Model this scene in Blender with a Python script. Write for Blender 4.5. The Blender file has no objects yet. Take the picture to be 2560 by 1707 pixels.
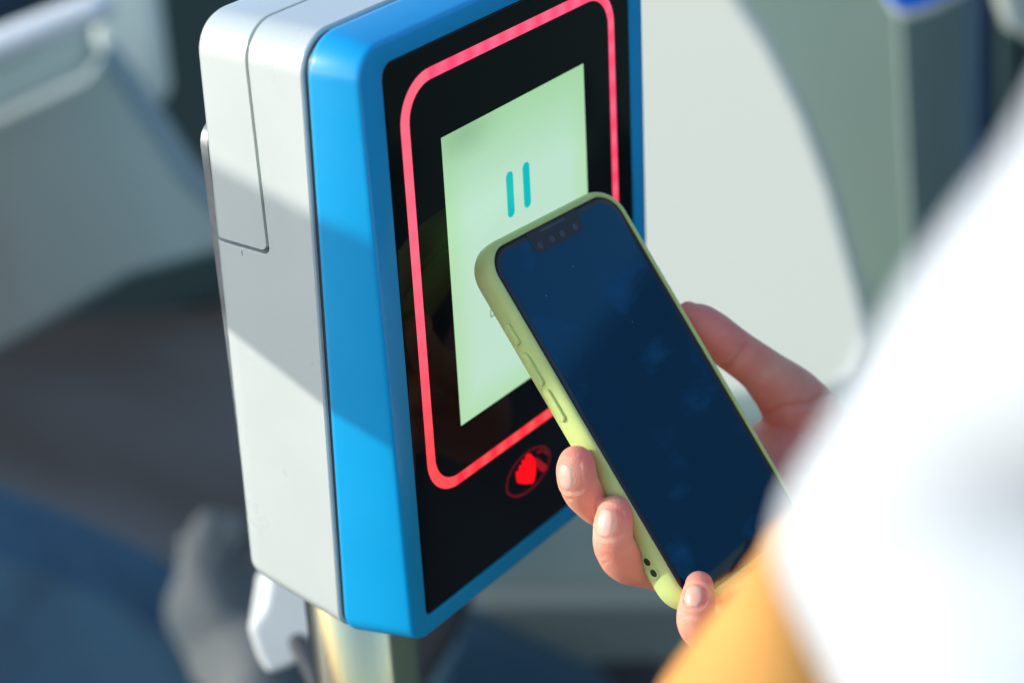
import bpy, bmesh, math, random
import numpy as np
from mathutils import Vector, Matrix, noise
from mathutils.bvhtree import BVHTree

random.seed(4)
SC = bpy.context.scene
COL = SC.collection
# ------------------------------------------------------------------ camera
FPX, CX, CY = 5000.0, 1280.0, 853.5
RM = np.array([[0.5943, -0.3954, 0.7003], [-0.8027, -0.2388, 0.5464], [-0.0489, -0.8869, -0.4593]])
u_, s_, v_ = np.linalg.svd(RM); RM = u_ @ v_
CAM = np.array([-0.5231, -0.4135, 0.3092])
cd = bpy.data.cameras.new('camera'); cam = bpy.data.objects.new('camera', cd); COL.objects.link(cam)
m4 = Matrix.Identity(4)
for i in range(3):
    m4[i][0] = RM[i, 0]; m4[i][1] = -RM[i, 1]; m4[i][2] = -RM[i, 2]; m4[i][3] = CAM[i]
cam.matrix_world = m4
cd.sensor_width = 36.0; cd.lens = FPX / 2560 * 36; cd.clip_start = 0.02; cd.clip_end = 300
cd.dof.use_dof = True; cd.dof.focus_distance = 0.705; cd.dof.aperture_fstop = 5.6
SC.camera = cam
# ------------------------------------------------------------------ light
SUN = Vector((-0.60, 0.70, 0.35)).normalized()
w = bpy.data.worlds.new('World'); SC.world = w; w.use_nodes = True
nt = w.node_tree; bg = nt.nodes['Background']
sky = nt.nodes.new('ShaderNodeTexSky'); sky.sky_type = 'NISHITA'; sky.sun_disc = False
sky.sun_elevation = math.asin(SUN.z); sky.sun_rotation = math.atan2(SUN.x, SUN.y)
sky.air_density = 1.0; sky.dust_density = 0.6; sky.ozone_density = 1.6
nt.links.new(sky.outputs[0], bg.inputs[0]); bg.inputs[1].default_value = 0.15
sd = bpy.data.lights.new('sun', 'SUN'); sd.energy = 1.9; sd.angle = math.radians(0.5); sd.color = (1.0, 0.945, 0.86)
so = bpy.data.objects.new('sun', sd); COL.objects.link(so)
so.rotation_euler = SUN.to_track_quat('Z', 'Y').to_euler(); so.location = (-2, 3, 2)
SC.view_settings.view_transform = 'Standard'; SC.view_settings.look = 'None'
SC.view_settings.gamma = 1; SC.view_settings.use_curve_mapping = False
SC.view_settings.exposure = 0.77
SC.render.engine = 'CYCLES'
SC.cycles.use_denoising = True

# ------------------------------------------------------------------ geometry helpers
def norm(v): return v / np.linalg.norm(v)
def ray(px, py):
    return RM @ norm(np.array([px - CX, py - CY, FPX]))
def on_axis(px, py, ax, val):
    d = ray(px, py); return CAM + d * ((val - CAM[ax]) / d[ax])
def at_depth(px, py, z):
    return CAM + RM @ (np.array([px - CX, py - CY, FPX]) * (z / FPX))
# phone frame
PU = norm(np.array([.996, -.085, 0.0])); PL = np.array([-.052, -.621, -.783]); PL = norm(PL - (PL @ PU) * PU)
PN = np.cross(PL, PU)
if PN[1] > 0: PN = -PN
rt = norm(np.array([1214.6 - CX, 636 - CY, FPX]))
PO = CAM + RM @ (rt * (.699)) + PU * .034 + PL * .0715
def ph(u, l, n): return PO + (u * PU + l * PL + n * PN) / 1000.0
def phpx(px, py, n):
    d = ray(px, py); t = ((PO + PN * n / 1000 - CAM) @ PN) / (d @ PN); return CAM + d * t
def phloc(wp):
    d = (np.asarray(wp) - PO) * 1000; return d @ PU, d @ PL, d @ PN
def pixmm(px_, py_, n, mm_px):  # pixel length -> metres at that point
    p = phpx(px_, py_, n); z = (p - CAM) @ RM[:, 2]; return mm_px * z / FPX

def finish(name, verts, faces, mat, parent=None, smooth=30, kind=None):
    me = bpy.data.meshes.new(name)
    me.from_pydata([tuple(float(c) for c in v) for v in verts], [], faces); me.validate(); me.update()
    bm = bmesh.new(); bm.from_mesh(me); bmesh.ops.recalc_face_normals(bm, faces=bm.faces); bm.to_mesh(me); bm.free()
    return link(name, me, mat, parent, smooth, kind)
def link(name, me, mat, parent=None, smooth=30, kind=None):
    o = bpy.data.objects.new(name, me); COL.objects.link(o)
    if mat: me.materials.append(mat)
    if smooth is not None:
        for p in me.polygons: p.use_smooth = True
        me.set_sharp_from_angle(angle=math.radians(smooth))
    if parent is not None:
        o.parent = parent; o.matrix_parent_inverse = parent.matrix_world.inverted()
    if kind: o['kind'] = kind
    return o
def empty(name, loc):
    o = bpy.data.objects.new(name, None); o.empty_display_size = .05; COL.objects.link(o)
    o.location = loc; o.matrix_world = Matrix.Translation(loc); return o
def tag(o, label=None, cat=None, group=None, kind=None):
    if label: o['label'] = label
    if cat: o['category'] = cat
    if group: o['group'] = group
    if kind: o['kind'] = kind
    return o
def rr(x0, x1, z0, z1, r, seg=8):
    """rounded rectangle, r = one radius or (bl, br, tr, tl)"""
    if not isinstance(r, (tuple, list)): r = (r,) * 4
    out = []
    for (cx, cz, rad, a0) in ((x0 + r[0], z0 + r[0], r[0], 180), (x1 - r[1], z0 + r[1], r[1], 270),
                              (x1 - r[2], z1 - r[2], r[2], 0), (x0 + r[3], z1 - r[3], r[3], 90)):
        for k in range(seg + 1):
            a = math.radians(a0 + 90 * k / seg)
            out.append((cx + rad * math.cos(a), cz + rad * math.sin(a)))
    return out
def loft(name, rings, mat, parent=None, cap0=True, cap1=True, smooth=30):
    n = len(rings[0]); V = []; F = []
    for r in rings: V += list(r)
    for i in range(len(rings) - 1):
        for k in range(n):
            a, b = i * n + k, i * n + (k + 1) % n
            F.append((a, b, b + n, a + n))
    if cap0: F.append(tuple(range(n))[::-1])
    if cap1: F.append(tuple(range((len(rings) - 1) * n, len(rings) * n)))
    return finish(name, V, F, mat, parent, smooth)
def prism(name, pts, direction, mat, parent=None, smooth=30, bev=0.0, kind=None):
    pts = [np.array(p, float) for p in pts]; d = np.array(direction, float); n = len(pts)
    V = pts + [p + d for p in pts]
    F = [tuple(range(n)), tuple(range(n, 2 * n))[::-1]] + [(k, (k + 1) % n, n + (k + 1) % n, n + k) for k in range(n)]
    o = finish(name, V, F, mat, parent, smooth, kind)
    if bev:
        b = o.modifiers.new('bevel', 'BEVEL'); b.width = bev; b.segments = 4; b.limit_method = 'ANGLE'; b.angle_limit = math.radians(40)
    return o
def smooth_closed(pts, n=8):
    out = []; N = len(pts); P = [np.array(p, float) for p in pts]
    for i in range(N):
        a, b, c, d = P[i - 1], P[i], P[(i + 1) % N], P[(i + 2) % N]
        for k in range(n):
            t = k / n
            out.append(.5 * (2 * b + (c - a) * t + (2 * a - 5 * b + 4 * c - d) * t * t + (3 * b - a - 3 * c + d) * t ** 3))
    return out
def catmull(pts, step):
    """pts = list of arrays (any dims); returns dense samples"""
    P = [np.array(p, float) for p in pts]; P = [2 * P[0] - P[1]] + P + [2 * P[-1] - P[-2]]
    out = []
    for i in range(1, len(P) - 2):
        a, b, c, d = P[i - 1:i + 3]
        n = max(2, int(np.linalg.norm((c - b)[:3]) / step))
        for k in range(n):
            t = k / n
            out.append(.5 * (2 * b + (c - a) * t + (2 * a - 5 * b + 4 * c - d) * t * t + (3 * b - a - 3 * c + d) * t ** 3))
    out.append(P[-2]); return out
def tube_geo(chain, step, seg=20, V=None, F=None):
    """closed tube with round ends; chain rows = x,y,z,r"""
    V = [] if V is None else V; F = [] if F is None else F
    S = catmull(chain, step)
    ctr = [s[:3] for s in S]; rad = [max(s[3], 1e-4) for s in S]
    t0 = norm(ctr[1] - ctr[0]); t1 = norm(ctr[-1] - ctr[-2])
    C = []; R = []; T = []
    for a in (80, 65, 50, 35, 18):
        a = math.radians(a); C.append(ctr[0] - t0 * rad[0] * math.sin(a)); R.append(rad[0] * math.cos(a)); T.append(t0)
    for i in range(len(ctr)):
        t = norm(ctr[min(i + 1, len(ctr) - 1)] - ctr[max(i - 1, 0)]); C.append(ctr[i]); R.append(rad[i]); T.append(t)
    for a in (18, 35, 50, 65, 80):
        a = math.radians(a); C.append(ctr[-1] + t1 * rad[-1] * math.sin(a)); R.append(rad[-1] * math.cos(a)); T.append(t1)
    up = np.array([0.3, 0.2, 0.93]); x = norm(np.cross(T[0], up)); base = len(V)
    for c, r, t in zip(C, R, T):
        x = norm(x - (x @ t) * t); y = np.cross(t, x)
        for k in range(seg):
            a = 2 * math.pi * k / seg; V.append(c + (x * math.cos(a) + y * math.sin(a)) * r)
    n = len(C)
    for i in range(n - 1):
        for k in range(seg):
            a, b = base + i * seg + k, base + i * seg + (k + 1) % seg
            F.append((a, b, b + seg, a + seg))
    F.append(tuple(base + k for k in range(seg))[::-1]); F.append(tuple(base + (n - 1) * seg + k for k in range(seg)))
    return V, F
def tube(name, chain, mat, parent=None, step=.02, seg=20, smooth=60):
    V, F = tube_geo(chain, step, seg); return finish(name, V, F, mat, parent, smooth)
def blend_mesh(chains, voxel, step, iters, seg=24):
    """one continuous skin from several overlapping tapered limbs"""
    V, F = [], []
    for c in chains: tube_geo(c, step, seg, V, F)
    me = bpy.data.meshes.new('tmp'); me.from_pydata([tuple(map(float, v)) for v in V], [], F); me.update()
    bm = bmesh.new(); bm.from_mesh(me); bmesh.ops.recalc_face_normals(bm, faces=bm.faces); bm.to_mesh(me); bm.free()
    o = bpy.data.objects.new('tmp', me); COL.objects.link(o)
    r = o.modifiers.new('r', 'REMESH'); r.mode = 'VOXEL'; r.voxel_size = voxel; r.adaptivity = 0
    s = o.modifiers.new('s', 'SMOOTH'); s.factor = .5; s.iterations = iters
    dg = bpy.context.evaluated_depsgraph_get(); dg.update()
    out = bpy.data.meshes.new_from_object(o.evaluated_get(dg))
    bpy.data.objects.remove(o); return out
def boolean(o, cutter, op):
    md = o.modifiers.new('b', 'BOOLEAN'); md.operation = op; md.object = cutter; md.solver = 'EXACT'
    dg = bpy.context.evaluated_depsgraph_get(); dg.update()
    me = bpy.data.meshes.new_from_object(o.evaluated_get(dg)); o.modifiers.clear(); o.data = me
    for p in me.polygons: p.use_smooth = True
    me.set_sharp_from_angle(angle=math.radians(25))

# ------------------------------------------------------------------ materials
def mat(name, color, rough=.5, metal=0.0, spec=.5, coat=0.0, coat_rough=.05, emit=None, emit_s=0.0,
        var=None, var_scale=8.0, bump=0.0, bump_scale=200.0, sss=0.0, rough_var=0.0, sheen=0.0, stretch=None, detail=3.0):
    m = bpy.data.materials.new(name); m.use_nodes = True; t = m.node_tree; b = t.nodes['Principled BSDF']
    b.inputs['Base Color'].default_value = (*color, 1); b.inputs['Roughness'].default_value = rough
    b.inputs['Metallic'].default_value = metal; b.inputs['Specular IOR Level'].default_value = spec
    b.inputs['Coat Weight'].default_value = coat; b.inputs['Coat Roughness'].default_value = coat_rough
    if sheen: b.inputs['Sheen Weight'].default_value = sheen
    if emit: b.inputs['Emission Color'].default_value = (*emit, 1); b.inputs['Emission Strength'].default_value = emit_s
    if sss:
        b.inputs['Subsurface Weight'].default_value = sss; b.inputs['Subsurface Radius'].default_value = (1, .35, .2)
        b.inputs['Subsurface Scale'].default_value = .004
    tc = t.nodes.new('ShaderNodeTexCoord'); src = tc.outputs['Object']
    if stretch:
        mp = t.nodes.new('ShaderNodeMapping'); mp.inputs['Scale'].default_value = stretch
        t.links.new(src, mp.inputs['Vector']); src = mp.outputs['Vector']
    if var:
        nz = t.nodes.new('ShaderNodeTexNoise'); nz.inputs['Scale'].default_value = var_scale; nz.inputs['Detail'].default_value = detail
        t.links.new(src, nz.inputs['Vector'])
        rp = t.nodes.new('ShaderNodeValToRGB'); rp.color_ramp.elements[0].position = .35; rp.color_ramp.elements[1].position = .65
        rp.color_ramp.elements[0].color = (*color, 1); rp.color_ramp.elements[1].color = (*var, 1)
        t.links.new(nz.outputs['Fac'], rp.inputs['Fac']); t.links.new(rp.outputs['Color'], b.inputs['Base Color'])
    if rough_var:
        n2 = t.nodes.new('ShaderNodeTexNoise'); n2.inputs['Scale'].default_value = 45; n2.inputs['Detail'].default_value = 5
        t.links.new(src, n2.inputs['Vector'])
        mr = t.nodes.new('ShaderNodeMapRange'); mr.inputs['From Min'].default_value = .3; mr.inputs['From Max'].default_value = .7
        mr.inputs['To Min'].default_value = max(0, rough - rough_var); mr.inputs['To Max'].default_value = rough + rough_var
        t.links.new(n2.outputs['Fac'], mr.inputs['Value']); t.links.new(mr.outputs['Result'], b.inputs['Roughness'])
    if bump:
        n3 = t.nodes.new('ShaderNodeTexNoise'); n3.inputs['Scale'].default_value = bump_scale; n3.inputs['Detail'].default_value = 3
        t.links.new(src, n3.inputs['Vector'])
        bp = t.nodes.new('ShaderNodeBump'); bp.inputs['Strength'].default_value = bump; bp.inputs['Distance'].default_value = .0006
        t.links.new(n3.outputs['Fac'], bp.inputs['Height']); t.links.new(bp.outputs['Normal'], b.inputs['Normal'])
    return m
def attr_mat(m, attr='tint', emit=False):
    t = m.node_tree; b = t.nodes['Principled BSDF']
    a = t.nodes.new('ShaderNodeVertexColor'); a.layer_name = attr
    for l in list(t.links):
        if l.to_socket == b.inputs['Base Color']: t.links.remove(l)
    t.links.new(a.outputs['Color'], b.inputs['Emission Color' if emit else 'Base Color'])
    return m
def set_tint(me, fn):
    ca = me.color_attributes.new(name='tint', type='FLOAT_COLOR', domain='POINT')
    for i, v in enumerate(me.vertices):
        c = fn(v.co); ca.data[i].color = (c[0], c[1], c[2], 1)

M_WHITE = mat('white_powder_coat', (.66, .72, .685), rough=.32, coat=1.0, coat_rough=.16, bump=.10, bump_scale=900, rough_var=.06, var=(.68, .735, .70), var_scale=30)
M_BLUE = mat('blue_gloss_plastic', (.0, .39, .80), rough=.36, coat=.25, coat_rough=.10, rough_var=.05, var=(.0, .41, .82), var_scale=25)
M_SEAM = mat('dark_grey_gasket', (.05, .055, .06), rough=.4)
M_PLATE = mat('galvanised_plate', (.30, .33, .35), rough=.45, metal=.5, var=(.20, .22, .24), var_scale=120)
M_GLASS = mat('black_reader_glass', (.002, .003, .004), rough=.06, spec=.35, rough_var=.03)
M_STEEL = mat('brushed_steel', (.38, .40, .35), rough=.14, metal=1.0, stretch=(60, 60, 1), rough_var=.06)
M_CASE = mat('lime_silicone', (.60, .74, .25), rough=.5, sss=.3, bump=.06, bump_scale=1500, sheen=.1, var=(.62, .76, .27), var_scale=60)
M_PHGLASS = mat('phone_glass', (.004, .006, .012), rough=.05, spec=.6)
M_PHEDGE = mat('phone_rim', (.01, .012, .016), rough=.12, metal=.3)

# ------------------------------------------------------------------ setting: floor
M_FLOOR = mat('dark_floor', (.034, .034, .035), rough=.7, var=(.075, .10, .12), var_scale=2.6, stretch=(1.0, .3, 1))
fl = finish('floor', [(-30, -30, -1.1), (30, -30, -1.1), (30, 30, -1.1), (-30, 30, -1.1)], [(0, 1, 2, 3)], M_FLOOR, None, None, 'structure')

# ------------------------------------------------------------------ ticket validator
VAL = empty('ticket_validator', (-.018, .068, -1.1))
tag(VAL, 'white ticket validator on a steel pole, blue bezel around a black glass face', 'ticket validator')
mm = .001
def ring_y(y, o, seg=8):   # outline (x, z) in mm -> world ring at depth y (mm) or y = function of z
    return [np.array((x * mm, (y(z) if callable(y) else y) * mm, z * mm)) for x, z in o]
yb = lambda z: 19 + (100 - z) * .042           # rear edge of the blue bezel
ybody = lambda z: yb(z) + 2.2
X0, X1 = -69.5, 104.0
rad = (11, 11, 14, 14)
def outl(ins, extra=0, r=rad, x0=X0, x1=X1, z0=-140., z1=101.):
    return rr(x0 + ins, x1 - ins, z0 + ins + extra, z1 - ins, tuple(max(.5, a - ins) for a in r), 10)
zshear = lambda ring: ring
def slope_bottom(ring):                         # the underside rises a little towards the back
    out = []
    for p in ring:
        p = p.copy()
        if p[2] < -.10: p[2] += (max(0, p[1] - .03)) * .17 * min(1, (-.10 - p[2]) / .02)
        out.append(p)
    return out
body_r = [ring_y(ybody, outl(1.4)), ring_y(lambda z: ybody(z) + .25, outl(.45)), ring_y(lambda z: ybody(z) + .9, outl(0)),
          ring_y(45, outl(0)), ring_y(70, outl(0)),
          ring_y(75.0, outl(.3)), ring_y(77.0, outl(1.2)), ring_y(78.2, outl(2.8))]
def taper(ring):                                # rear is a touch shallower at the top
    out = []
    for p in ring:
        p = p.copy()
        if p[1] > .05: p[1] -= (p[1] - .05) / .028 * (.0075 * max(0, min(1, (p[2] + .14) / .24)))
        out.append(p)
    return out
body_r = [slope_bottom(taper(r)) for r in body_r]
body = loft('body', body_r, M_WHITE, VAL, smooth=25)
door = loft('door_panel', body_r, M_WHITE, VAL, smooth=25)
def door_prism(g):                              # profile in the YZ plane
    y0, z0, r = 46.0 + g, 17.2 + g, 3.0
    p = [(120, z0), (120, 140), (y0, 140)]
    p += [(y0 + r - r * math.cos(math.radians(a)), z0 + r - r * math.sin(math.radians(a))) for a in range(0, 91, 15)]
    return prism('cut', [(-.2, a * mm, b * mm) for a, b in p], (.5, 0, 0), None, None, None)
c1 = door_prism(0); boolean(body, c1, 'DIFFERENCE')
c2 = door_prism(1.35); boolean(door, c2, 'INTERSECT')
bpy.data.objects.remove(c1); bpy.data.objects.remove(c2)
for o in (body, door):
    b = o.modifiers.new('bevel', 'BEVEL'); b.width = .0005; b.segments = 3; b.limit_method = 'ANGLE'; b.angle_limit = math.radians(50)
    b.use_clamp_overlap = True
tk = on_axis(606, 634, 0, -.0695) * 1000
prism('scratch', [(-.06958, tk[1] * mm, (tk[2] + 1.1) * mm), (-.06958, (tk[1] + .25) * mm, (tk[2] + 1.1) * mm), (-.06958, (tk[1] + .25) * mm, (tk[2] - .8) * mm), (-.06958, tk[1] * mm, (tk[2] - .8) * mm)], (.0002, 0, 0), M_SEAM, body, None)
# gasket between body and bezel
loft('gasket', [ring_y(lambda z: yb(z) - 1.0, outl(1.5)), ring_y(lambda z: ybody(z) + 1.5, outl(1.5))], M_SEAM, VAL)
# blue bezel (ring): outer side, chamfer, flat rim, drop to the glass
GX0, GX1, GZ0, GZ1 = -54.5, 91.5, -128.5, 90.5
def fr(ins, r):
    o = rr(-66.2 + ins, 100.5 - ins, -136.8 + ins, 98.2 - ins, tuple(max(1., a - ins) for a in r), 10)
    return [(x + (2.6 * (98 - z) / 235 if x < 17 else 0), z) for x, z in o]
R2 = (9, 9, 11, 11)
def gr(off, r=5.0): return rr(GX0 - off, GX1 + off, GZ0 - off, GZ1 + off, (3.5 + off, 3.5 + off, 5 + off, 5 + off), 10)
bez = [ring_y(lambda z: yb(z) + .2, outl(1.8)), ring_y(yb, outl(.6)), ring_y(lambda z: yb(z) - .7, outl(0.1)), ring_y(lambda z: yb(z) - 2.2, outl(.0)),
       ring_y(2.4, fr(-.45, R2)), ring_y(1.3, fr(-.15, R2)), ring_y(.5, fr(.25, R2)), ring_y(.1, fr(.8, R2)), ring_y(0, fr(1.4, R2)),
       ring_y(0, gr(.7)), ring_y(.15, gr(.25)), ring_y(.6, gr(.02)), ring_y(3.0, gr(0))]
loft('bezel', bez, M_BLUE, VAL, cap0=False, cap1=False, smooth=35)
# a core that closes the bezel from behind
# black glass
gl = [ring_y(3.0, gr(-.25)), ring_y(.75, gr(-.25)), ring_y(.45, gr(-.6)), ring_y(.4, gr(-1.0))]
glass = loft('glass_face', gl, M_GLASS, VAL, smooth=25)
# display, lit
def flat(name, pts, y, mat_, parent, th=.08, smooth=None):
    return prism(name, [(x * mm, y * mm, z * mm) for x, z in pts], (0, th * mm, 0), mat_, parent, smooth)
SX0, SX1, SZ0, SZ1 = -26.3, 60.0, -59.0, 55.4
nx, nz_ = 24, 32; V = []; F = []
for j in range(nz_ + 1):
    for i in range(nx + 1):
        V.append(((SX0 + (SX1 - SX0) * i / nx) * mm, .30 * mm, (SZ0 + (SZ1 - SZ0) * j / nz_) * mm))
for j in range(nz_):
    for i in range(nx):
        a = j * (nx + 1) + i; F.append((a, a + 1, a + nx + 2, a + nx + 1))
M_LCD = mat('lit_display', (.02, .03, .02), rough=.12, spec=.5, emit=(1, 1, 1), emit_s=1.0)
disp = finish('display', V, F, attr_mat(M_LCD, emit=True), VAL, None)
def lin(r, g, b):
    f = lambda c: (c / 255 / 12.92) if c <= 10 else ((c / 255 + .055) / 1.055) ** 2.4
    return np.array([f(r), f(g), f(b)])
LCDK = 0.62
def lcd(co):
    u = (co.x / mm - SX0) / (SX1 - SX0); v = (co.z / mm - SZ0) / (SZ1 - SZ0)
    mid = lin(184, 220, 200); edge = lin(174, 217, 174); top = lin(158, 208, 160)
    e = min(u, 1 - u, v * 1.3); e = max(0, min(1, e / .16)); e = e * e * (3 - 2 * e)
    c = edge * (1 - e) + mid * e
    if v > .72: k = (v - .72) / .28; c = c * (1 - k) + top * k
    g = math.exp(-((u - .15) ** 2 / .03 + (v - .97) ** 2 / .004)); c = c * (1 - .25 * g)
    return c * LCDK
set_tint(disp.data, lcd)
M_LCDEDGE = mat('display_frame', (.03, .04, .04), rough=.3)
M_TEAL = mat('teal_symbol', (.0, .02, .02), rough=.15, emit=tuple(lin(0, 186, 186)), emit_s=.60)
for bx in (11.0, 21.2):
    flat('pause_bar', rr(bx - 2.1, bx + 2.1, 11.3, 29.4, 2.09, 8), .22, M_TEAL, disp, .05)
M_GTXT = mat('grey_lettering', (.02, .03, .02), rough=.2, emit=tuple(lin(90, 140, 120)), emit_s=.5)
lp = on_axis(1228, 795, 1, 0) * 1000
Lx, Lz = lp[0], lp[2]
flat('lettering', [(Lx, Lz), (Lx + 2.6, Lz), (Lx + 2.6, Lz + .5), (Lx + .5, Lz + .5), (Lx + .5, Lz + 3.3), (Lx, Lz + 3.3)], .22, M_GTXT, disp, .05)
# light ring
M_RING = mat('red_light_guide', (.25, .02, .03), rough=.25, emit=(1, 1, 1), emit_s=1.0)
def ring_obj(name, o1, o2, y, m_, tintf=None, th=.1, parent=VAL):
    n = len(o1); V = []; F = []
    for o in (o1, o2): V += [(x * mm, y * mm, z * mm) for x, z in o]
    for o in (o1, o2): V += [(x * mm, (y + th) * mm, z * mm) for x, z in o]
    for k in range(n):
        q = (k + 1) % n
        F += [(k, q, n + q, n + k), (2 * n + k, 2 * n + q, 3 * n + q, 3 * n + k), (k, q, 2 * n + q, 2 * n + k), (n + k, n + q, 3 * n + q, 3 * n + k)]
    ob = finish(name, V, F, m_, parent, 30)
    if tintf: set_tint(ob.data, tintf)
    return ob
def dens(o, st=1.6):
    out = []
    for i in range(len(o)):
        a, b = np.array(o[i]), np.array(o[(i + 1) % len(o)]); n = max(1, int(np.linalg.norm(b - a) / st))
        for k in range(n): out.append(tuple(a + (b - a) * k / n))
    return out
def dens2(o1, o2, st=1.6):
    a1, a2 = [], []
    for i in range(len(o1)):
        p, q = np.array(o1[i]), np.array(o1[(i + 1) % len(o1)]); r, s = np.array(o2[i]), np.array(o2[(i + 1) % len(o2)])
        n = max(1, int(np.linalg.norm(q - p) / st))
        for k in range(n): a1.append(tuple(p + (q - p) * k / n)); a2.append(tuple(r + (s - r) * k / n))
    return a1, a2
ro, ri = dens2(rr(-47.0, 81.0, -82.2, 82.2, 17, 14), rr(-42.4, 77.2, -78.0, 78.0, 12.8, 14))
def ringtint(co):
    x, z = co.x / mm, co.z / mm
    ph_ = math.sin(x * .62 + .4 + .5 * math.sin(x * .13)) if abs(z) > 70 else math.sin(z * .55 + math.sin(z * .1))
    ph_ = ph_ * .8 + .5 * noise.noise(Vector((x * .08, z * .08, 0)))
    a = lin(255, 62, 100); b = lin(236, 95, 128)
    low = max(0, min(1, (30 - z) / 90))
    b2 = lin(255, 78, 82); a2 = lin(255, 30, 48)
    A = a * (1 - low) + a2 * low; B = b * (1 - low) + b2 * low
    k = .5 + .5 * ph_
    if x < -30: k = .15 + .2 * k; B = lin(236, 104, 124) * (1 - low) + B * low  # paler pink at upper left paints ambient reflection into the glow
    return (A * k + B * (1 - k)) * .72
ring_obj('light_ring', ro, ri, .30, attr_mat(M_RING, emit=True), ringtint)
# contactless symbol: oval outline, hand and card, waves
M_RED = mat('red_symbol_light', (.1, .0, .0), rough=.3, emit=(1, .0, .004), emit_s=.85)
M_REDDIM = mat('dim_red_symbol_light', (.05, .0, .0), rough=.3, emit=(.20, .004, .012), emit_s=.35)
M_REDMID = mat('mid_red_symbol_light', (.05, .0, .0), rough=.3, emit=(.42, .004, .016), emit_s=.45)
def ip(zx, zy): p = on_axis(1000 + zx / 3.485, 950 + zy / 3.485, 1, 0) * 1000; return (p[0], p[2])
icc = (13.2, -99.0)
def ell(a, b, n=48): return [(icc[0] + a * math.cos(2 * math.pi * k / n), icc[1] + b * math.sin(2 * math.pi * k / n)) for k in range(n)]
sym = flat('hand_symbol', [ip(*p) for p in ((1030, 895), (1020, 840), (1020, 800), (1038, 792), (1050, 822), (1044, 760), (1060, 738), (1077, 785), (1070, 708), (1090, 690), (1107, 745), (1102, 660), (1128, 640), (1150, 652), (1180, 695), (1188, 765), (1182, 830), (1165, 895), (1100, 904))], .30, M_RED, VAL, .1)
ring_obj('symbol_outline', ell(14.8, 9.2), ell(13.9, 8.3), .30, M_REDDIM, None, .1, sym)
flat('card_symbol', [ip(*p) for p in ((1178, 668), (1215, 690), (1285, 745), (1290, 770), (1262, 800), (1235, 795), (1190, 745))], .30, M_REDMID, sym, .1)
flat('wave_symbol', [ip(*p) for p in ((1190, 620), (1240, 600), (1290, 620), (1300, 650), (1285, 655), (1250, 625), (1200, 645))], .30, M_REDDIM, sym, .1)
# back plate, pole, housing
pl = rr(-62.6, 96, -128, 58, 9, 6)
loft('mounting_plate', [ring_y(78.0, pl), ring_y(81.5, pl)], M_PLATE, VAL)
PX, PY = -.016, .070
def cyl(name, x, y, z0, z1, r, m_, parent, seg=48, bev=.001):
    rings = []
    for z, q in ((z0, r - bev), (z0 + bev, r), (z1 - bev, r), (z1, r - bev)):
        rings.append([np.array((x + q * math.cos(2 * math.pi * k / seg), y + q * math.sin(2 * math.pi * k / seg), z)) for k in range(seg)])
    return loft(name, rings, m_, parent, smooth=50)
cyl('pole', PX, PY, -1.1, -.150, .0235, M_STEEL, VAL)
cyl('pole_collar', PX, PY, -.152, -.128, .0275, M_STEEL, VAL, bev=.003)
cyl('base_flange', PX, PY, -1.1, -1.085, .075, M_STEEL, VAL, bev=.003)
for k in range(3):
    a = math.radians(k * 120 + 100)
    tube('screw', [np.append(np.array((PX + .0275 * math.cos(a), PY + .0275 * math.sin(a), -.142)), .0032), np.append(np.array((PX + .0295 * math.cos(a), PY + .0295 * math.sin(a), -.142)), .0032)], M_STEEL, VAL, step=.002, seg=12)
hp = [at_depth(x * 1.0884, y * 1.0884, 1.03) for x, y in ((625, 1300), (600, 1395), (572, 1440), (578, 1480), (598, 1530), (625, 1550), (690, 1525), (715, 1490), (745, 1440), (745, 1360), (700, 1300))]
M_HOUS = mat('white_plastic', (.74, .77, .74), rough=.4)
fh = norm(np.array([RM[0, 2], RM[1, 2], 0]))
prism('cable_housing', smooth_closed(hp, 5), fh * .05, M_HOUS, VAL, 60, bev=.022)

hc = at_depth(668 * 1.0884, 1440 * 1.0884, 1.045)
tube('bracket', [np.append(hc, .005), np.append(np.array((PX, PY, hc[2] + .01)), .005)], M_SEAM, VAL, step=.01, seg=16)
# ------------------------------------------------------------------ smartphone
PHN = empty('smartphone', tuple(ph(0, 0, -5)))
tag(PHN, 'smartphone with dark blue screen in a lime green case, held up to the validator', 'smartphone')
def ring_p(n, o): return [ph(x, -z, n) for x, z in o]
def po(ins, r=12.5, hw=37.5, l0=-74.6, l1=73.4): return rr(-hw + ins, hw - ins, -l1 + ins, -l0 - ins, max(1, r - ins), 12)
case_r = [ring_p(n, po(i)) for n, i in ((-10.4, 4.0), (-10.6, 3.0), (-10.2, 1.9), (-9.3, .8), (-7.8, .15), (-5.5, 0), (-3, 0.05), (-1.4, .35), (-.2, .9), (.55, 1.5), (.9, 2.1), (.9, 2.5), (.7, 2.8), (-.6, 3.0), (-1.0, 3.0))]
case = loft('phone_case', case_r, M_CASE, PHN, smooth=50)
def gp(ins): return rr(-34.5 + ins, 34.5 - ins, -70.4 + ins, 71.6 - ins, max(1, 9.8 - ins), 12)
rim = [ring_p(n, gp(i)) for n, i in ((-.98, .0), (-.1, .0), (.15, .15), (.28, .5))]
loft('phone_rim', rim, M_PHEDGE, PHN, cap1=False, smooth=40)
pg = [ring_p(n, gp(i)) for n, i in ((-.5, .5), (.2, .5), (.34, .85), (.38, 1.4))]
pgl = loft('phone_glass', pg, M_PHGLASS, PHN, smooth=40)
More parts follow.
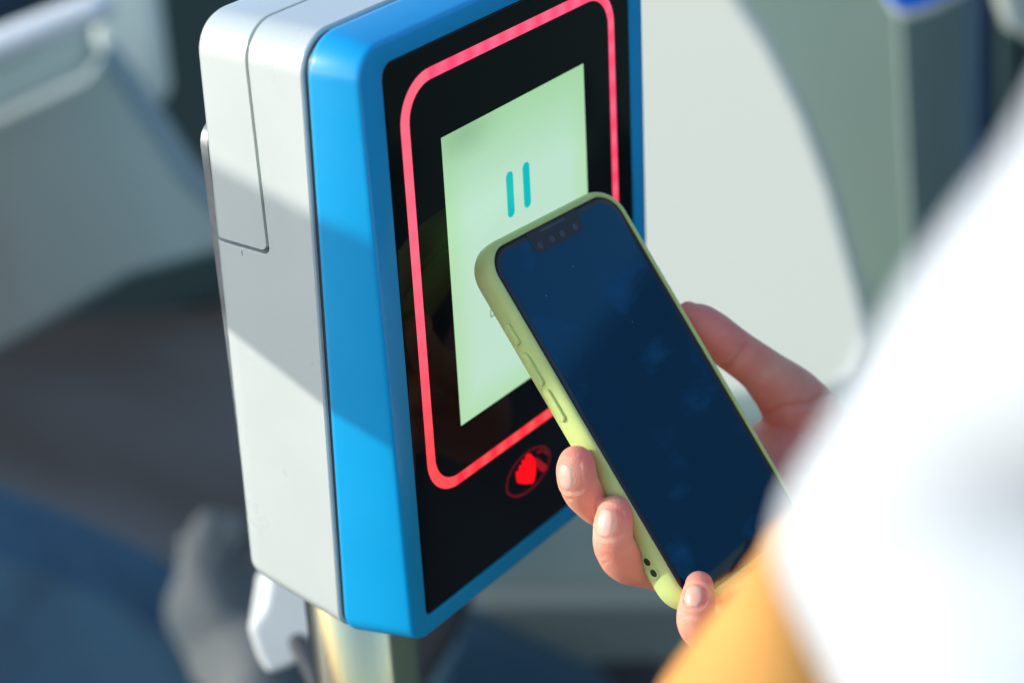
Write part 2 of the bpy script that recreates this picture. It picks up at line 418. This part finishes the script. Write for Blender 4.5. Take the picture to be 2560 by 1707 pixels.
# display with smudges
M_SCR = mat('phone_display', (.0, .008, .024), rough=.10, spec=.95)
M_SCR.node_tree.nodes['Principled BSDF'].inputs['Specular Tint'].default_value = (.08, .60, .95, 1)
t = M_SCR.node_tree; b = t.nodes['Principled BSDF']; tc = t.nodes.new('ShaderNodeTexCoord')
mp = t.nodes.new('ShaderNodeMapping'); mp.inputs['Rotation'].default_value = (.4, .7, .3); mp.inputs['Scale'].default_value = (38, 60, 60)
t.links.new(tc.outputs['Object'], mp.inputs['Vector'])
nz = t.nodes.new('ShaderNodeTexNoise'); nz.inputs['Scale'].default_value = 1.0; nz.inputs['Detail'].default_value = 3
t.links.new(mp.outputs['Vector'], nz.inputs['Vector'])
rp = t.nodes.new('ShaderNodeValToRGB'); rp.color_ramp.elements[0].position = .57; rp.color_ramp.elements[1].position = .72
rp.color_ramp.elements[0].color = (.055, .055, .055, 1); rp.color_ramp.elements[1].color = (.24, .24, .24, 1)
t.links.new(nz.outputs['Fac'], rp.inputs['Fac']); t.links.new(rp.outputs['Color'], b.inputs['Roughness'])
r2 = t.nodes.new('ShaderNodeValToRGB'); r2.color_ramp.elements[0].position = .55; r2.color_ramp.elements[1].position = .74
r2.color_ramp.elements[0].color = (.0015, .010, .028, 1); r2.color_ramp.elements[1].color = (.003, .05, .13, 1)
t.links.new(nz.outputs['Fac'], r2.inputs['Fac']); t.links.new(r2.outputs['Color'], b.inputs['Base Color'])
scr = prism('phone_screen', [ph(x, -z, .44) for x, z in gp(2.6)], -PN * .00005, M_SCR, PHN, None)
M_NOTCH = mat('sensor_bar', (.022, .022, .024), rough=.35)
nt_ = rr(-13.6, 13.6, -5.2, 3, (2.6, 2.6, .3, .3), 6)
ntc = prism('sensor_bar', [ph(x, -68.2 - z, .50) for x, z in nt_], -PN * .00004, M_NOTCH, PHN, None)
M_LENS = mat('camera_lens', (.003, .004, .012), rough=.05, spec=.8)
for ux in (-10.2, -3.4, 2.2, 9.4):
    prism('sensor_lens', [ph(ux + 1.35 * math.cos(a), -65.4 + 1.35 * math.sin(a), .56) for a in [2 * math.pi * k / 24 for k in range(24)]], -PN * .00004, M_LENS, ntc, None)
sp_ = rr(-7, 7, -.55, .55, .5, 4)
prism('speaker_slot', [ph(x, -69.9 + z, .62) for x, z in sp_], -PN * .0001, M_LENS, ntc, None)
vo = t.nodes.new('ShaderNodeTexVoronoi'); vo.inputs['Scale'].default_value = 95; t.links.new(tc.outputs['Object'], vo.inputs['Vector'])
lt = t.nodes.new('ShaderNodeMath'); lt.operation = 'LESS_THAN'; lt.inputs[1].default_value = .03; t.links.new(vo.outputs['Distance'], lt.inputs[0])
mx = t.nodes.new('ShaderNodeMix'); mx.data_type = 'RGBA'; mx.inputs[7].default_value = (.10, .20, .28, 1)
t.links.new(lt.outputs[0], mx.inputs[0]); t.links.new(r2.outputs['Color'], mx.inputs[6]); t.links.new(mx.outputs[2], b.inputs['Base Color'])
# raised side buttons and strap holes on the left flank
def side_patch(name, l, n, half_l, half_n, rise, m_, parent, base=0.15):
    o = rr(-half_l, half_l, -half_n, half_n, half_n * .98, 8); rings = []
    for r_, k in ((-base, 1.0), (rise * .5, 1.0), (rise * .9, .90), (rise, .72)):
        hl, hn = half_l - half_n * (1 - k), half_n * k
        q = rr(-hl, hl, -hn, hn, hn * .98, 8); rings.append([ph(-37.5 - r_, l + a, n + c) for a, c in q])
    return loft(name, rings, m_, parent, smooth=60)
side_patch('side_button', -42.7, -5.0, 4.3, 1.7, .95, M_CASE, case)
side_patch('side_button', -28.5, -4.9, 6.6, 1.75, 1.0, M_CASE, case)
side_patch('side_button', -14.0, -4.6, 6.6, 1.75, 1.0, M_CASE, case)
M_HOLE = mat('strap_hole', (.02, .03, .008), rough=.6)
for l in (49.4, 53.9):
    pts = []
    V, F = [], []
    n1, n2 = 24, 8
    for i in range(n1):
        for j in range(n2):
            A, B = 2 * math.pi * i / n1, 2 * math.pi * j / n2
            rr_ = 1.95 + .5 * math.cos(B); V.append(ph(-37.55 - .28 * math.sin(B), l + rr_ * math.cos(A), -4.4 + rr_ * math.sin(A)))
            a = i * n2 + j; b_ = i * n2 + (j + 1) % n2; c_ = ((i + 1) % n1) * n2 + (j + 1) % n2; d_ = ((i + 1) % n1) * n2 + j
            F.append((a, b_, c_, d_))
    rimo = finish('strap_hole', V, F, M_CASE, case, 60)
    prism('strap_hole', [ph(-37.62, l + 1.6 * math.cos(a), -4.4 + 1.6 * math.sin(a)) for a in [2 * math.pi * k / 20 for k in range(20)]], PU * .0003, M_HOLE, case, None)
# camera bump on the back
bp_ = rr(-14, 14, -14, 14, 7, 8)
loft('camera_bump', [ring_p(-10.3, [(x - 18, z + 52) for x, z in bp_]), ring_p(-11.6, [(x - 18, z + 52) for x, z in bp_]), ring_p(-12.0, [(x * .96 - 18, z * .96 + 52) for x, z in bp_])], M_CASE, PHN)

# ------------------------------------------------------------------ person: hand, sleeve, garment
PER = empty('person', tuple(at_depth(2300, 1300, .5)))
tag(PER, 'person in white sleeves and orange yellow clothing holding the phone in one hand', 'person')
def J(px, py, n, rpx):
    p = phpx(px, py, n); z = (p - CAM) @ RM[:, 2]; return np.append(p, rpx * z / FPX)
def JL(u, l, n, r): return np.append(ph(u, l, n), r / 1000)
palm_mid = JL(-2, 44, -36, 13); wrist = JL(66, 70, -52, 23)
chains = [
    # middle finger
    [J(1441, 1160, -3, 47), J(1441, 1176, -3.6, 50), J(1446, 1205, -6, 50), J(1463, 1236, -11, 51), J(1500, 1262, -17, 54), J(1560, 1285, -24, 56), JL(-6, 22, -31, 9.5), JL(22, 34, -34, 11)],
    # ring finger
    [J(1537, 1280, -2, 44), J(1536, 1298, -2.5, 48), J(1532, 1330, -4.5, 51), J(1536, 1366, -8, 52), J(1566, 1402, -14, 56), J(1625, 1416, -22, 55), J(1700, 1425, -28, 56), JL(10, 48, -35, 11)],
    # little finger
    [J(1748, 1463, 5.6, 37), J(1747, 1478, 5.6, 41), J(1743, 1510, 4.6, 46), J(1741, 1548, 1.0, 51), J(1765, 1580, -9, 52), J(1830, 1590, -22, 54), JL(8, 70, -35, 10), JL(30, 66, -38, 12)],
    # index finger behind the phone
    [JL(-14, -20, -18.5, 6.8), JL(-10, -12, -19, 7.6), JL(2, 2, -22, 8.2), JL(14, 16, -29, 9), JL(30, 28, -35, 11)],
    # thumb
    [J(1722, 785, -6, 32), J(1742, 800, -6, 47), J(1782, 833, -6.5, 55), J(1829, 871, -8, 56), J(1880, 908, -10, 58), J(1925, 945, -13, 66), J(1985, 1010, -20, 88), J(2010, 1090, -28, 104), JL(52, 56, -42, 19), wrist],
    # palm
    [JL(22, 34, -35, 11), JL(40, 44, -40, 15), wrist],
    [JL(10, 48, -36, 11), JL(34, 56, -42, 15), wrist],
    [JL(28, 66, -39, 11), JL(44, 68, -45, 15), wrist],
    [JL(30, 28, -35, 11), JL(46, 40, -38, 14), wrist],
    # forearm, towards the sleeve
    [wrist, np.append(at_depth(2290, 1400, .70), .0235), np.append(at_depth(2480, 1640, .62), .028), np.append(at_depth(2750, 2000, .54), .034)],
]
hm = blend_mesh(chains, .0007, .002, 7)
co = np.zeros(len(hm.vertices) * 3); hm.vertices.foreach_get('co', co); co = co.reshape(-1, 3)
no = np.zeros(len(hm.vertices) * 3); hm.vertices.foreach_get('normal', no) if False else None
nr = np.array([v.normal[:] for v in hm.vertices])
viewd = co - CAM; viewd /= np.linalg.norm(viewd, axis=1)[:, None]
camco = (co - CAM) @ RM; pxy = camco[:, :2] / camco[:, 2:3] * FPX + np.array([CX, CY]); facing = -(nr * viewd).sum(1)
locc = np.stack([(co - PO) @ PU, (co - PO) @ PL, (co - PO) @ PN], 1) * 1000
# skin creases: (surface line given by two or more joints in the flesh, depth mm, width px)
def crease(pts, depth, wpx):
    global co
    P = [np.array(p, float) for p in pts]; d = np.full(len(co), 1e9)
    for a, b in zip(P[:-1], P[1:]):
        ab = b - a; t_ = np.clip(((pxy - a) @ ab) / (ab @ ab), 0, 1); d = np.minimum(d, np.linalg.norm(pxy - (a + t_[:, None] * ab), axis=1))
    wgt = np.exp(-(d / wpx) ** 2) * np.clip(facing * 3, 0, 1)
    co = co - nr * (depth * .001 * wgt)[:, None]
crease([(1867, 862), (1850, 890), (1822, 915), (1800, 925)], 1.5, 7)
crease([(1900, 950), (1880, 965), (1868, 985)], .35, 6)
crease([(2075, 985), (2020, 1012), (1960, 1022), (1915, 1035)], 1.2, 9)
crease([(1935, 905), (1905, 930), (1880, 955)], .3, 8)
crease([(1960, 1010), (1945, 1060), (1950, 1110)], .35, 9)
crease([(1490, 1398), (1520, 1385), (1545, 1392)], .3, 5)
crease([(1500, 1412), (1530, 1398), (1550, 1406)], .25, 4)
crease([(1412, 1250), (1440, 1240), (1470, 1246)], .3, 5)
crease([(1690, 1545), (1725, 1538), (1760, 1545)], .22, 5)
# fine relief
for i in range(len(co)):
    p = Vector(co[i]); co[i] += nr[i] * (noise.noise(p * 110) * .00022 + noise.noise(p * 420) * .00005)
# fingernails: centre px, outward pull, finger direction px, half width/length mm, normal mix
tmp = hm.copy(); tmp.vertices.foreach_set('co', co.ravel()); tmp.update()
bv = BVHTree.FromPolygons([v.co[:] for v in tmp.vertices], [p.vertices[:] for p in tmp.polygons])
def nail_frame(px, py, tpx, tpy, off_dir):
    d = ray(px, py); h, n_, _, _ = bv.ray_cast(Vector(CAM), Vector(d)); h = np.array(h)
    h2, _, _, _ = bv.ray_cast(Vector(CAM), Vector(ray(tpx, tpy))); h2 = np.array(h2)
    n_ = norm(np.array(n_) + off_dir); ax = h2 - h; ax = norm(ax - (ax @ n_) * n_); sd_ = np.cross(ax, n_)
    return h, n_, ax, sd_
left_img = -RM[:, 0]
nails = [(nail_frame(1408, 1194, 1420, 1140, left_img * 1.5), 4.3, 5.2),
         (nail_frame(1508, 1306, 1522, 1262, left_img * .85), 4.3, 5.2),
         (nail_frame(1732, 1487, 1740, 1450, left_img * .25), 3.7, 4.1)]
for (h, n_, ax, sd_), hw, hl in nails:
    q = (co - h) * 1000; a = q @ sd_; l = q @ ax; dn = q @ n_
    r = ((np.abs(a) / hw) ** 2.6 + (np.abs(l) / hl) ** 2.6) ** (1 / 2.6)
    ok = (dn > -6) & (np.abs(dn) < 7) & ((nr @ n_) > -.1)
    g = np.where(ok, .55 * np.exp(-((r - 1.06) / .10) ** 2) + .18 * (r < 1), 0)
    bulge = np.where(ok, .26 * np.exp(-((r - 1.30) / .16) ** 2), 0)
    co = co - nr * ((g - bulge) * .001)[:, None]
hm.vertices.foreach_set('co', co.ravel()); hm.update()
SKIN = mat('skin', (.7, .4, .28), rough=.44, spec=.4, sss=.9, bump=.7, bump_scale=1700, coat=.04, coat_rough=.4)
attr_mat(SKIN)
b = SKIN.node_tree.nodes['Principled BSDF']; b.inputs['Subsurface Scale'].default_value = .0075
tips = [(J(1470, 1140, 0, 1)[:3], .0065, 1.), (J(1560, 1258, 0, 1)[:3], .0065, 1.), (J(1770, 1450, 6, 1)[:3], .006, 1.0), (J(1760, 800, -2, 1)[:3], .020, .75), (J(1850, 860, -2, 1)[:3], .016, .55), (J(1960, 1060, -14, 1)[:3], .020, .6)]
base = np.array([.97, .49, .34]); pink = np.array([.88, .16, .20]); warm = np.array([.92, .50, .27])
def skin_t(c):
    v = np.array(c); k = 0
    for p, s, a_ in tips: k = max(k, a_ * math.exp(-((v - p) @ (v - p)) / (s * s)))
    nz_1 = .5 + .9 * noise.noise(Vector(c) * 110); nz_2 = .5 + .5 * noise.noise(Vector(c) * 260 + Vector((3, 1, 2)))
    nz_1 = max(0, min(1, nz_1)); b0 = base * (1 - .5 * nz_1) + (warm * .4 + pink * .6) * (.5 * nz_1); b0 = b0 * (.92 + .12 * nz_2)
    return b0 * (1 - .62 * k) + pink * .62 * k
hand = link('hand', hm, SKIN, PER, None)
set_tint(hm, skin_t)
for p in hm.polygons: p.use_smooth = True
NAIL = mat('fingernail', (.88, .50, .40), rough=.38, spec=.4, sss=.3, coat=.08, coat_rough=.25, var=(.92, .58, .46), var_scale=180)
bv2 = BVHTree.FromPolygons([v.co[:] for v in hm.vertices], [p.vertices[:] for p in hm.polygons])
for (h, n_, ax, sd_), hw, hl in nails:
    V, F = [], []; NR, NA = 9, 32; ok = True
    for i in range(NR + 1):
        for j in range(NA):
            A = 2 * math.pi * j / NA; k = i / NR
            ca, sa = math.cos(A), math.sin(A); se = (abs(ca) ** 2.6 + abs(sa) ** 2.6) ** (-1 / 2.6)
            st = h + (sd_ * ca * se * hw * k + ax * sa * se * hl * k) * .001
            hit = bv2.find_nearest(Vector(st - n_ * .001))[0]
            base_p = np.array(hit)
            dome = .26 * (1 - k ** 5) - (.10 if k == 1 else 0)
            V.append(base_p + n_ * dome * .001)
    for i in range(NR):
        for j in range(NA):
            a, b_ = i * NA + j, i * NA + (j + 1) % NA; F.append((a, b_, b_ + NA, a + NA))
    o = finish('fingernail', V, F, NAIL, hand, 80)
    sm = o.modifiers.new('s', 'SMOOTH'); sm.factor = .5; sm.iterations = 3

# white sleeve and orange garment, close to the lens
def D(px, py, z, rpx): return np.append(at_depth(px, py, z), rpx * z / FPX)
M_CLOTH = mat('white_cloth', (.64, .69, .73), rough=.8, sss=.0, sheen=.2, bump=.4, bump_scale=600)
M_ORANGE = mat('orange_yellow_cloth', (.88, .33, .055), rough=.75, sheen=.1, bump=.3, bump_scale=500, var=(.90, .41, .09), var_scale=15)
def cloth(name, chains, voxel, iters, m_, amp, scale, parent):
    me = blend_mesh(chains, voxel, .01, iters, 28)
    for v in me.vertices:
        p = v.co.copy(); q = Vector((p.x * scale, p.y * scale, p.z * scale * 1.7)); v.co = p + v.normal * (noise.noise(q) * amp)
    o = link(name, me, m_, parent, None)
    for p in me.polygons: p.use_smooth = True
    return o
cloth('white_sleeve', [
    [D(2178, 1342, 0.299, 262), D(2405, 1082, 0.282, 325), D(2700, 840, 0.266, 450), D(3040, 650, 0.249, 610), D(3400, 250, 0.232, 700)],
    [D(2178, 1342, 0.299, 262), D(2380, 1560, 0.290, 330), D(2600, 1900, 0.282, 420)],
    [D(2450, 1120, 0.282, 350), D(2700, 1400, 0.290, 560), D(2900, 1900, 0.299, 640)],
    [D(2620, 1900, .285, 420), D(2850, 2050, .36, 470), D(3080, 2180, .46, 500)]], .0045, 10, M_CLOTH, .0022, 16, PER)
gar = cloth('orange_garment', [
    [D(1975, 1262, .44, 34), D(1985, 1390, .43, 92), D(1960, 1560, .42, 172), D(1900, 1800, .42, 270)],
    [D(1975, 1390, .44, 92), D(2120, 1600, .44, 220), D(2200, 1850, .44, 320)],
    [D(2200, 1800, .455, 300), D(2420, 1860, .50, 350), D(2760, 2020, .54, 400), D(3050, 2150, .54, 430)]], .003, 7, M_ORANGE, .0015, 30, PER)
tube('strap', [D(1790, 1482, .47, 7), D(1850, 1445, .465, 7), D(1930, 1392, .455, 7), D(2000, 1350, .45, 7)], mat('yellow_strap', (.9, .55, .15), rough=.6), gar, step=.01, seg=10)

# ------------------------------------------------------------------ blurred surroundings
K = 1.0884
FH = fh
def bgp(pts, d, th, m_, name, label, cat, bev=.01, sm=0, normal=None, group=None, kind=None, parent=None):
    """solid panel: outline on a vertical plane d metres out along the view, th metres thick"""
    nn = FH if normal is None else norm(np.array(normal, float)); P = []
    for x, y in pts:
        r = ray(x * K, y * K); t_ = ((CAM + FH * d) - CAM) @ nn / (r @ nn); P.append(CAM + r * t_)
    if sm: P = smooth_closed(P, sm)
    o = prism(name, P, nn * th, m_, parent, 40, bev)
    if label: tag(o, label, cat, group, kind)
    return o
B_DARK = mat('dark_green_plastic', (.03, .065, .066), rough=.6)
B_PALE = mat('pale_green_white_paint', (.84, .92, .84), rough=.5)
B_GREYBLUE = mat('grey_blue_panel', (.27, .44, .48), rough=.5, var=(.17, .19, .18), var_scale=1.6, stretch=(1, 1, .4))
B_BEIGE = mat('beige_trim', (.55, .66, .58), rough=.6)
B_RAIL = mat('white_rail', (.9, .93, .93), rough=.35)
B_NAVY = mat('navy_plastic', (.004, .03, .07), rough=.5)
B_DENIM = mat('blue_upholstery', (.045, .10, .16), rough=.9, var=(.08, .20, .30), var_scale=5, stretch=(1, 1, 1))
B_GREY = mat('grey_patterned_fabric', (.08, .11, .125), rough=.9, var=(.17, .18, .17), var_scale=9)
B_SUNLIT = mat('panel_sunlit_tone', (.66, .71, .65), rough=.5)  # pale tone paints the sunlit part of the panel
B_SHADED = mat('panel_shade_tone', (.38, .50, .41), rough=.5, var=(.34, .46, .38), var_scale=2)  # shaded part of the same panel, put into the colour
B_COL = mat('grey_column', (.25, .34, .30), rough=.5)
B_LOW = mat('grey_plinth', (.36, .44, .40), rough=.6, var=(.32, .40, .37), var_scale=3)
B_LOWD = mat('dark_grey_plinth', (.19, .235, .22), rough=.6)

bgp([(-300, -300), (700, -300), (700, 640), (-300, 900)], 2.9, .05, B_DARK, 'partition', 'dark green rear partition behind the seats at the left', 'partition')
SEAT = empty('bus_seat', (1.2, 1.8, -1.1))
tag(SEAT, 'grey blue seat with navy backrest and beige trim, at the upper left', 'seat')
bgp([(-300, -200), (170, -200), (230, -60), (60, 30), (-300, 150)], 2.3, .05, B_NAVY, 'backrest', None, None, parent=SEAT)
bgp([(212, -120), (345, -120), (362, 20), (385, 215), (372, 250), (340, 245), (270, 180), (212, 110)], 2.15, .04, B_PALE, 'side_panel', 'pale green white tapering panel at upper left', 'panel', sm=0, bev=.012)
bgp([(-300, 420), (-60, 290), (190, 175), (230, 120), (300, 210), (430, 410), (540, 520), (540, 575), (300, 640), (0, 812), (-300, 960)], 2.0, .05, B_GREYBLUE, 'seat_shell', None, None, parent=SEAT, normal=(.86, .51, 0))
bgp([(-300, 270), (190, 70), (216, 110), (200, 170), (-60, 285), (-300, 410)], 1.97, .03, B_BEIGE, 'trim_strip', None, None, parent=SEAT)
def rail(name, x0, y0, x1, y1, z, rpx, m_, label, cat):
    o = tube(name, [np.append(at_depth(x0 * K, y0 * K, z), rpx * z / FPX), np.append(at_depth(x1 * K, y1 * K, z), rpx * z / FPX)], m_, None, .1, 24); tag(o, label, cat)
rail('handrail', -420, 265, 225, 18, 2.05, 42, B_RAIL, 'white handrail slanting across the top left corner', 'handrail')
# lower left
bgp([(-300, 1180), (-60, 1250), (120, 1320), (300, 1400), (460, 1490), (600, 1600), (680, 1660), (680, 1900), (-300, 1900)], 1.8, .12, B_DENIM, 'padded_bench', 'blue upholstered bench in the bottom left corner', 'bench', bev=.002)
bagm = blend_mesh([[np.append(at_depth(x * K, y * K, z), r * K * z / FPX) for x, y, z, r in ch] for ch in (
    [(480, 1230, 2.1, 60), (480, 1290, 2.1, 85), (500, 1380, 2.1, 115), (560, 1490, 2.1, 125), (640, 1640, 2.0, 110)],
    [(480, 1290, 2.1, 85), (540, 1240, 2.1, 60)])], .008, .03, 4)
bag = link('bag', bagm, B_GREY, None, None)
for v in bagm.vertices: v.co += v.normal * noise.noise(v.co * 14) * .02
tag(bag, 'grey patterned fabric bag between the blue bench and the validator', 'bag')
# right
bgp([(900, -300), (1560, -300), (1665, -40), (1765, 110), (1845, 270), (1905, 430), (1950, 590), (1985, 720), (2000, 800), (1975, 868), (1900, 905), (1700, 908), (900, 1100)], 1.75, .015, B_SUNLIT, 'sunlit_panel', 'large pale panel behind the phone, its curved right edge shaping painted sunlight', 'panel', bev=.005, normal=(.98, .2, 0))  # curved outline is the sunlight boundary, cut as a shape
bgp([(1500, -300), (2300, -300), (2300, 900), (2250, 1500), (1500, 1200)], 2.35, .05, B_SHADED, 'shaded_panel', 'grey green panel painted as shade to the right of the pale sunlit panel', 'wall panel', normal=(.88, .47, 0))
bgp([(2050, -300), (2235, -300), (2235, 1200), (2150, 1300), (2100, 700)], 2.0, .012, B_COL, 'column', 'grey column below the second blue validator at upper right', 'column', bev=.001, normal=(.70, .71, 0))
bgp([(2236, -300), (2295, -300), (2300, 900), (2240, 900)], 1.95, .05, B_NAVY, 'door_post', 'navy door post beside the grey column at upper right', 'post')
bgp([(2296, -300), (2600, -300), (2600, 500), (2300, 500)], 2.5, .05, B_DARK, 'door_leaf', 'dark door leaf at the right edge behind the white sleeve', 'door')
bgp([(2290, -300), (2500, -300), (2500, 130), (2350, 90), (2300, 20)], 1.9, .04, mat('grey_beige', (.5, .56, .52), rough=.5), 'cover_panel', 'light grey cover panel in the top right corner', 'panel', bev=.01, sm=2)
V2 = empty('ticket_validator', tuple(at_depth(2090 * K, -60 * K, 1.5)))
tag(V2, 'second blue and white validator, only its lower corner showing at the upper right edge', 'ticket validator')
bgp([(2015, -260), (2030, -40), (2045, 14), (2085, 32), (2155, 8), (2330, -90), (2330, -260)], 1.5, .03, mat('bright_blue_plastic', (.0, .22, .95), rough=.35, coat=.5), 'bezel', None, None, bev=.004, parent=V2)
bgp([(2022, -260), (2034, -30), (2052, 32), (2088, 50), (2160, 26), (2350, -80), (2350, -260)], 1.53, .09, B_RAIL, 'body', None, None, bev=.004, parent=V2)
# lower right
bgp([(900, 1050), (1300, 1000), (1760, 930), (2000, 930), (2300, 1200), (2300, 1392), (1500, 1392), (900, 1392)], 1.95, .25, B_LOW, 'plinth', 'grey green plinth below the pale sunlit panel', 'plinth', bev=.03)
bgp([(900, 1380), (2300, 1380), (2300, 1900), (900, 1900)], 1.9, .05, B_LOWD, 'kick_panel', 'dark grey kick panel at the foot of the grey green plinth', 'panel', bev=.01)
bgp([(980, 1560), (1010, 1470), (1070, 1475), (1180, 1530), (1420, 1640), (1420, 1900), (900, 1900)], 1.6, .08, mat('teal_navy', (.008, .05, .085), rough=.6), 'step_edge', 'dark teal step edge to the right of the steel pole', 'step', bev=.02)
bgp([(850, 1330), (1060, 1330), (1085, 1400), (1060, 1470), (980, 1600), (940, 1700), (830, 1700)], 1.25, .06, mat('charcoal', (.055, .053, .056), rough=.6), 'stanchion_cover', 'charcoal cover directly behind the steel pole', 'cover', bev=.015)
# unseen panel, added only to cast the shadow band on the validator's side
S = np.array(SUN); tt = .5
def sh(y, z): return np.array((-.0695, y * mm, z * mm)) + S * tt
def sh2(y, z): return np.array((-.0695, y * mm, z * mm)) + S * .95
o = prism('shadow_panel', [sh2(-8, 29), sh2(21, 36), sh2(65, 45), sh2(250, 82), sh(250, 50), sh(65, -22), sh(21, -41), sh(-8, -54)], np.array((-.45, .75, .45)) * .012, B_COL, None, 30, bev=.002)
tag(o, 'grey unseen panel beyond the left edge, added to shade the validator', 'shadow panel')
GPp = sh(245, 66)
cyl('post', GPp[0], GPp[1] + .01, -1.1, GPp[2] + .02, .012, M_STEEL, o)  # support for the added shadow caster

# unseen blue wall, added to give the phone glass its navy reflection
M_WALL = mat('blue_reflection_wall', (.02, .12, .27), rough=.6, var=(.03, .09, .2), var_scale=.8)
wl = prism('reflection_wall', [(3.3, -.6, .42), (3.3, -.6, 1.25), (-.1, -3.2, 1.25), (-.1, -3.2, .42)], (.05, -.06, 0), M_WALL, None, None)
prism('reflection_wall_base', [(3.3, -.6, -1.1), (3.3, -.6, .419), (-.1, -3.2, .419), (-.1, -3.2, -1.1)], (.05, -.06, 0), B_DARK, wl, None)  # dark lower part, added to keep the reader glass reflection dark
tag(wl, 'blue side wall beyond the person, out to the right', 'wall')
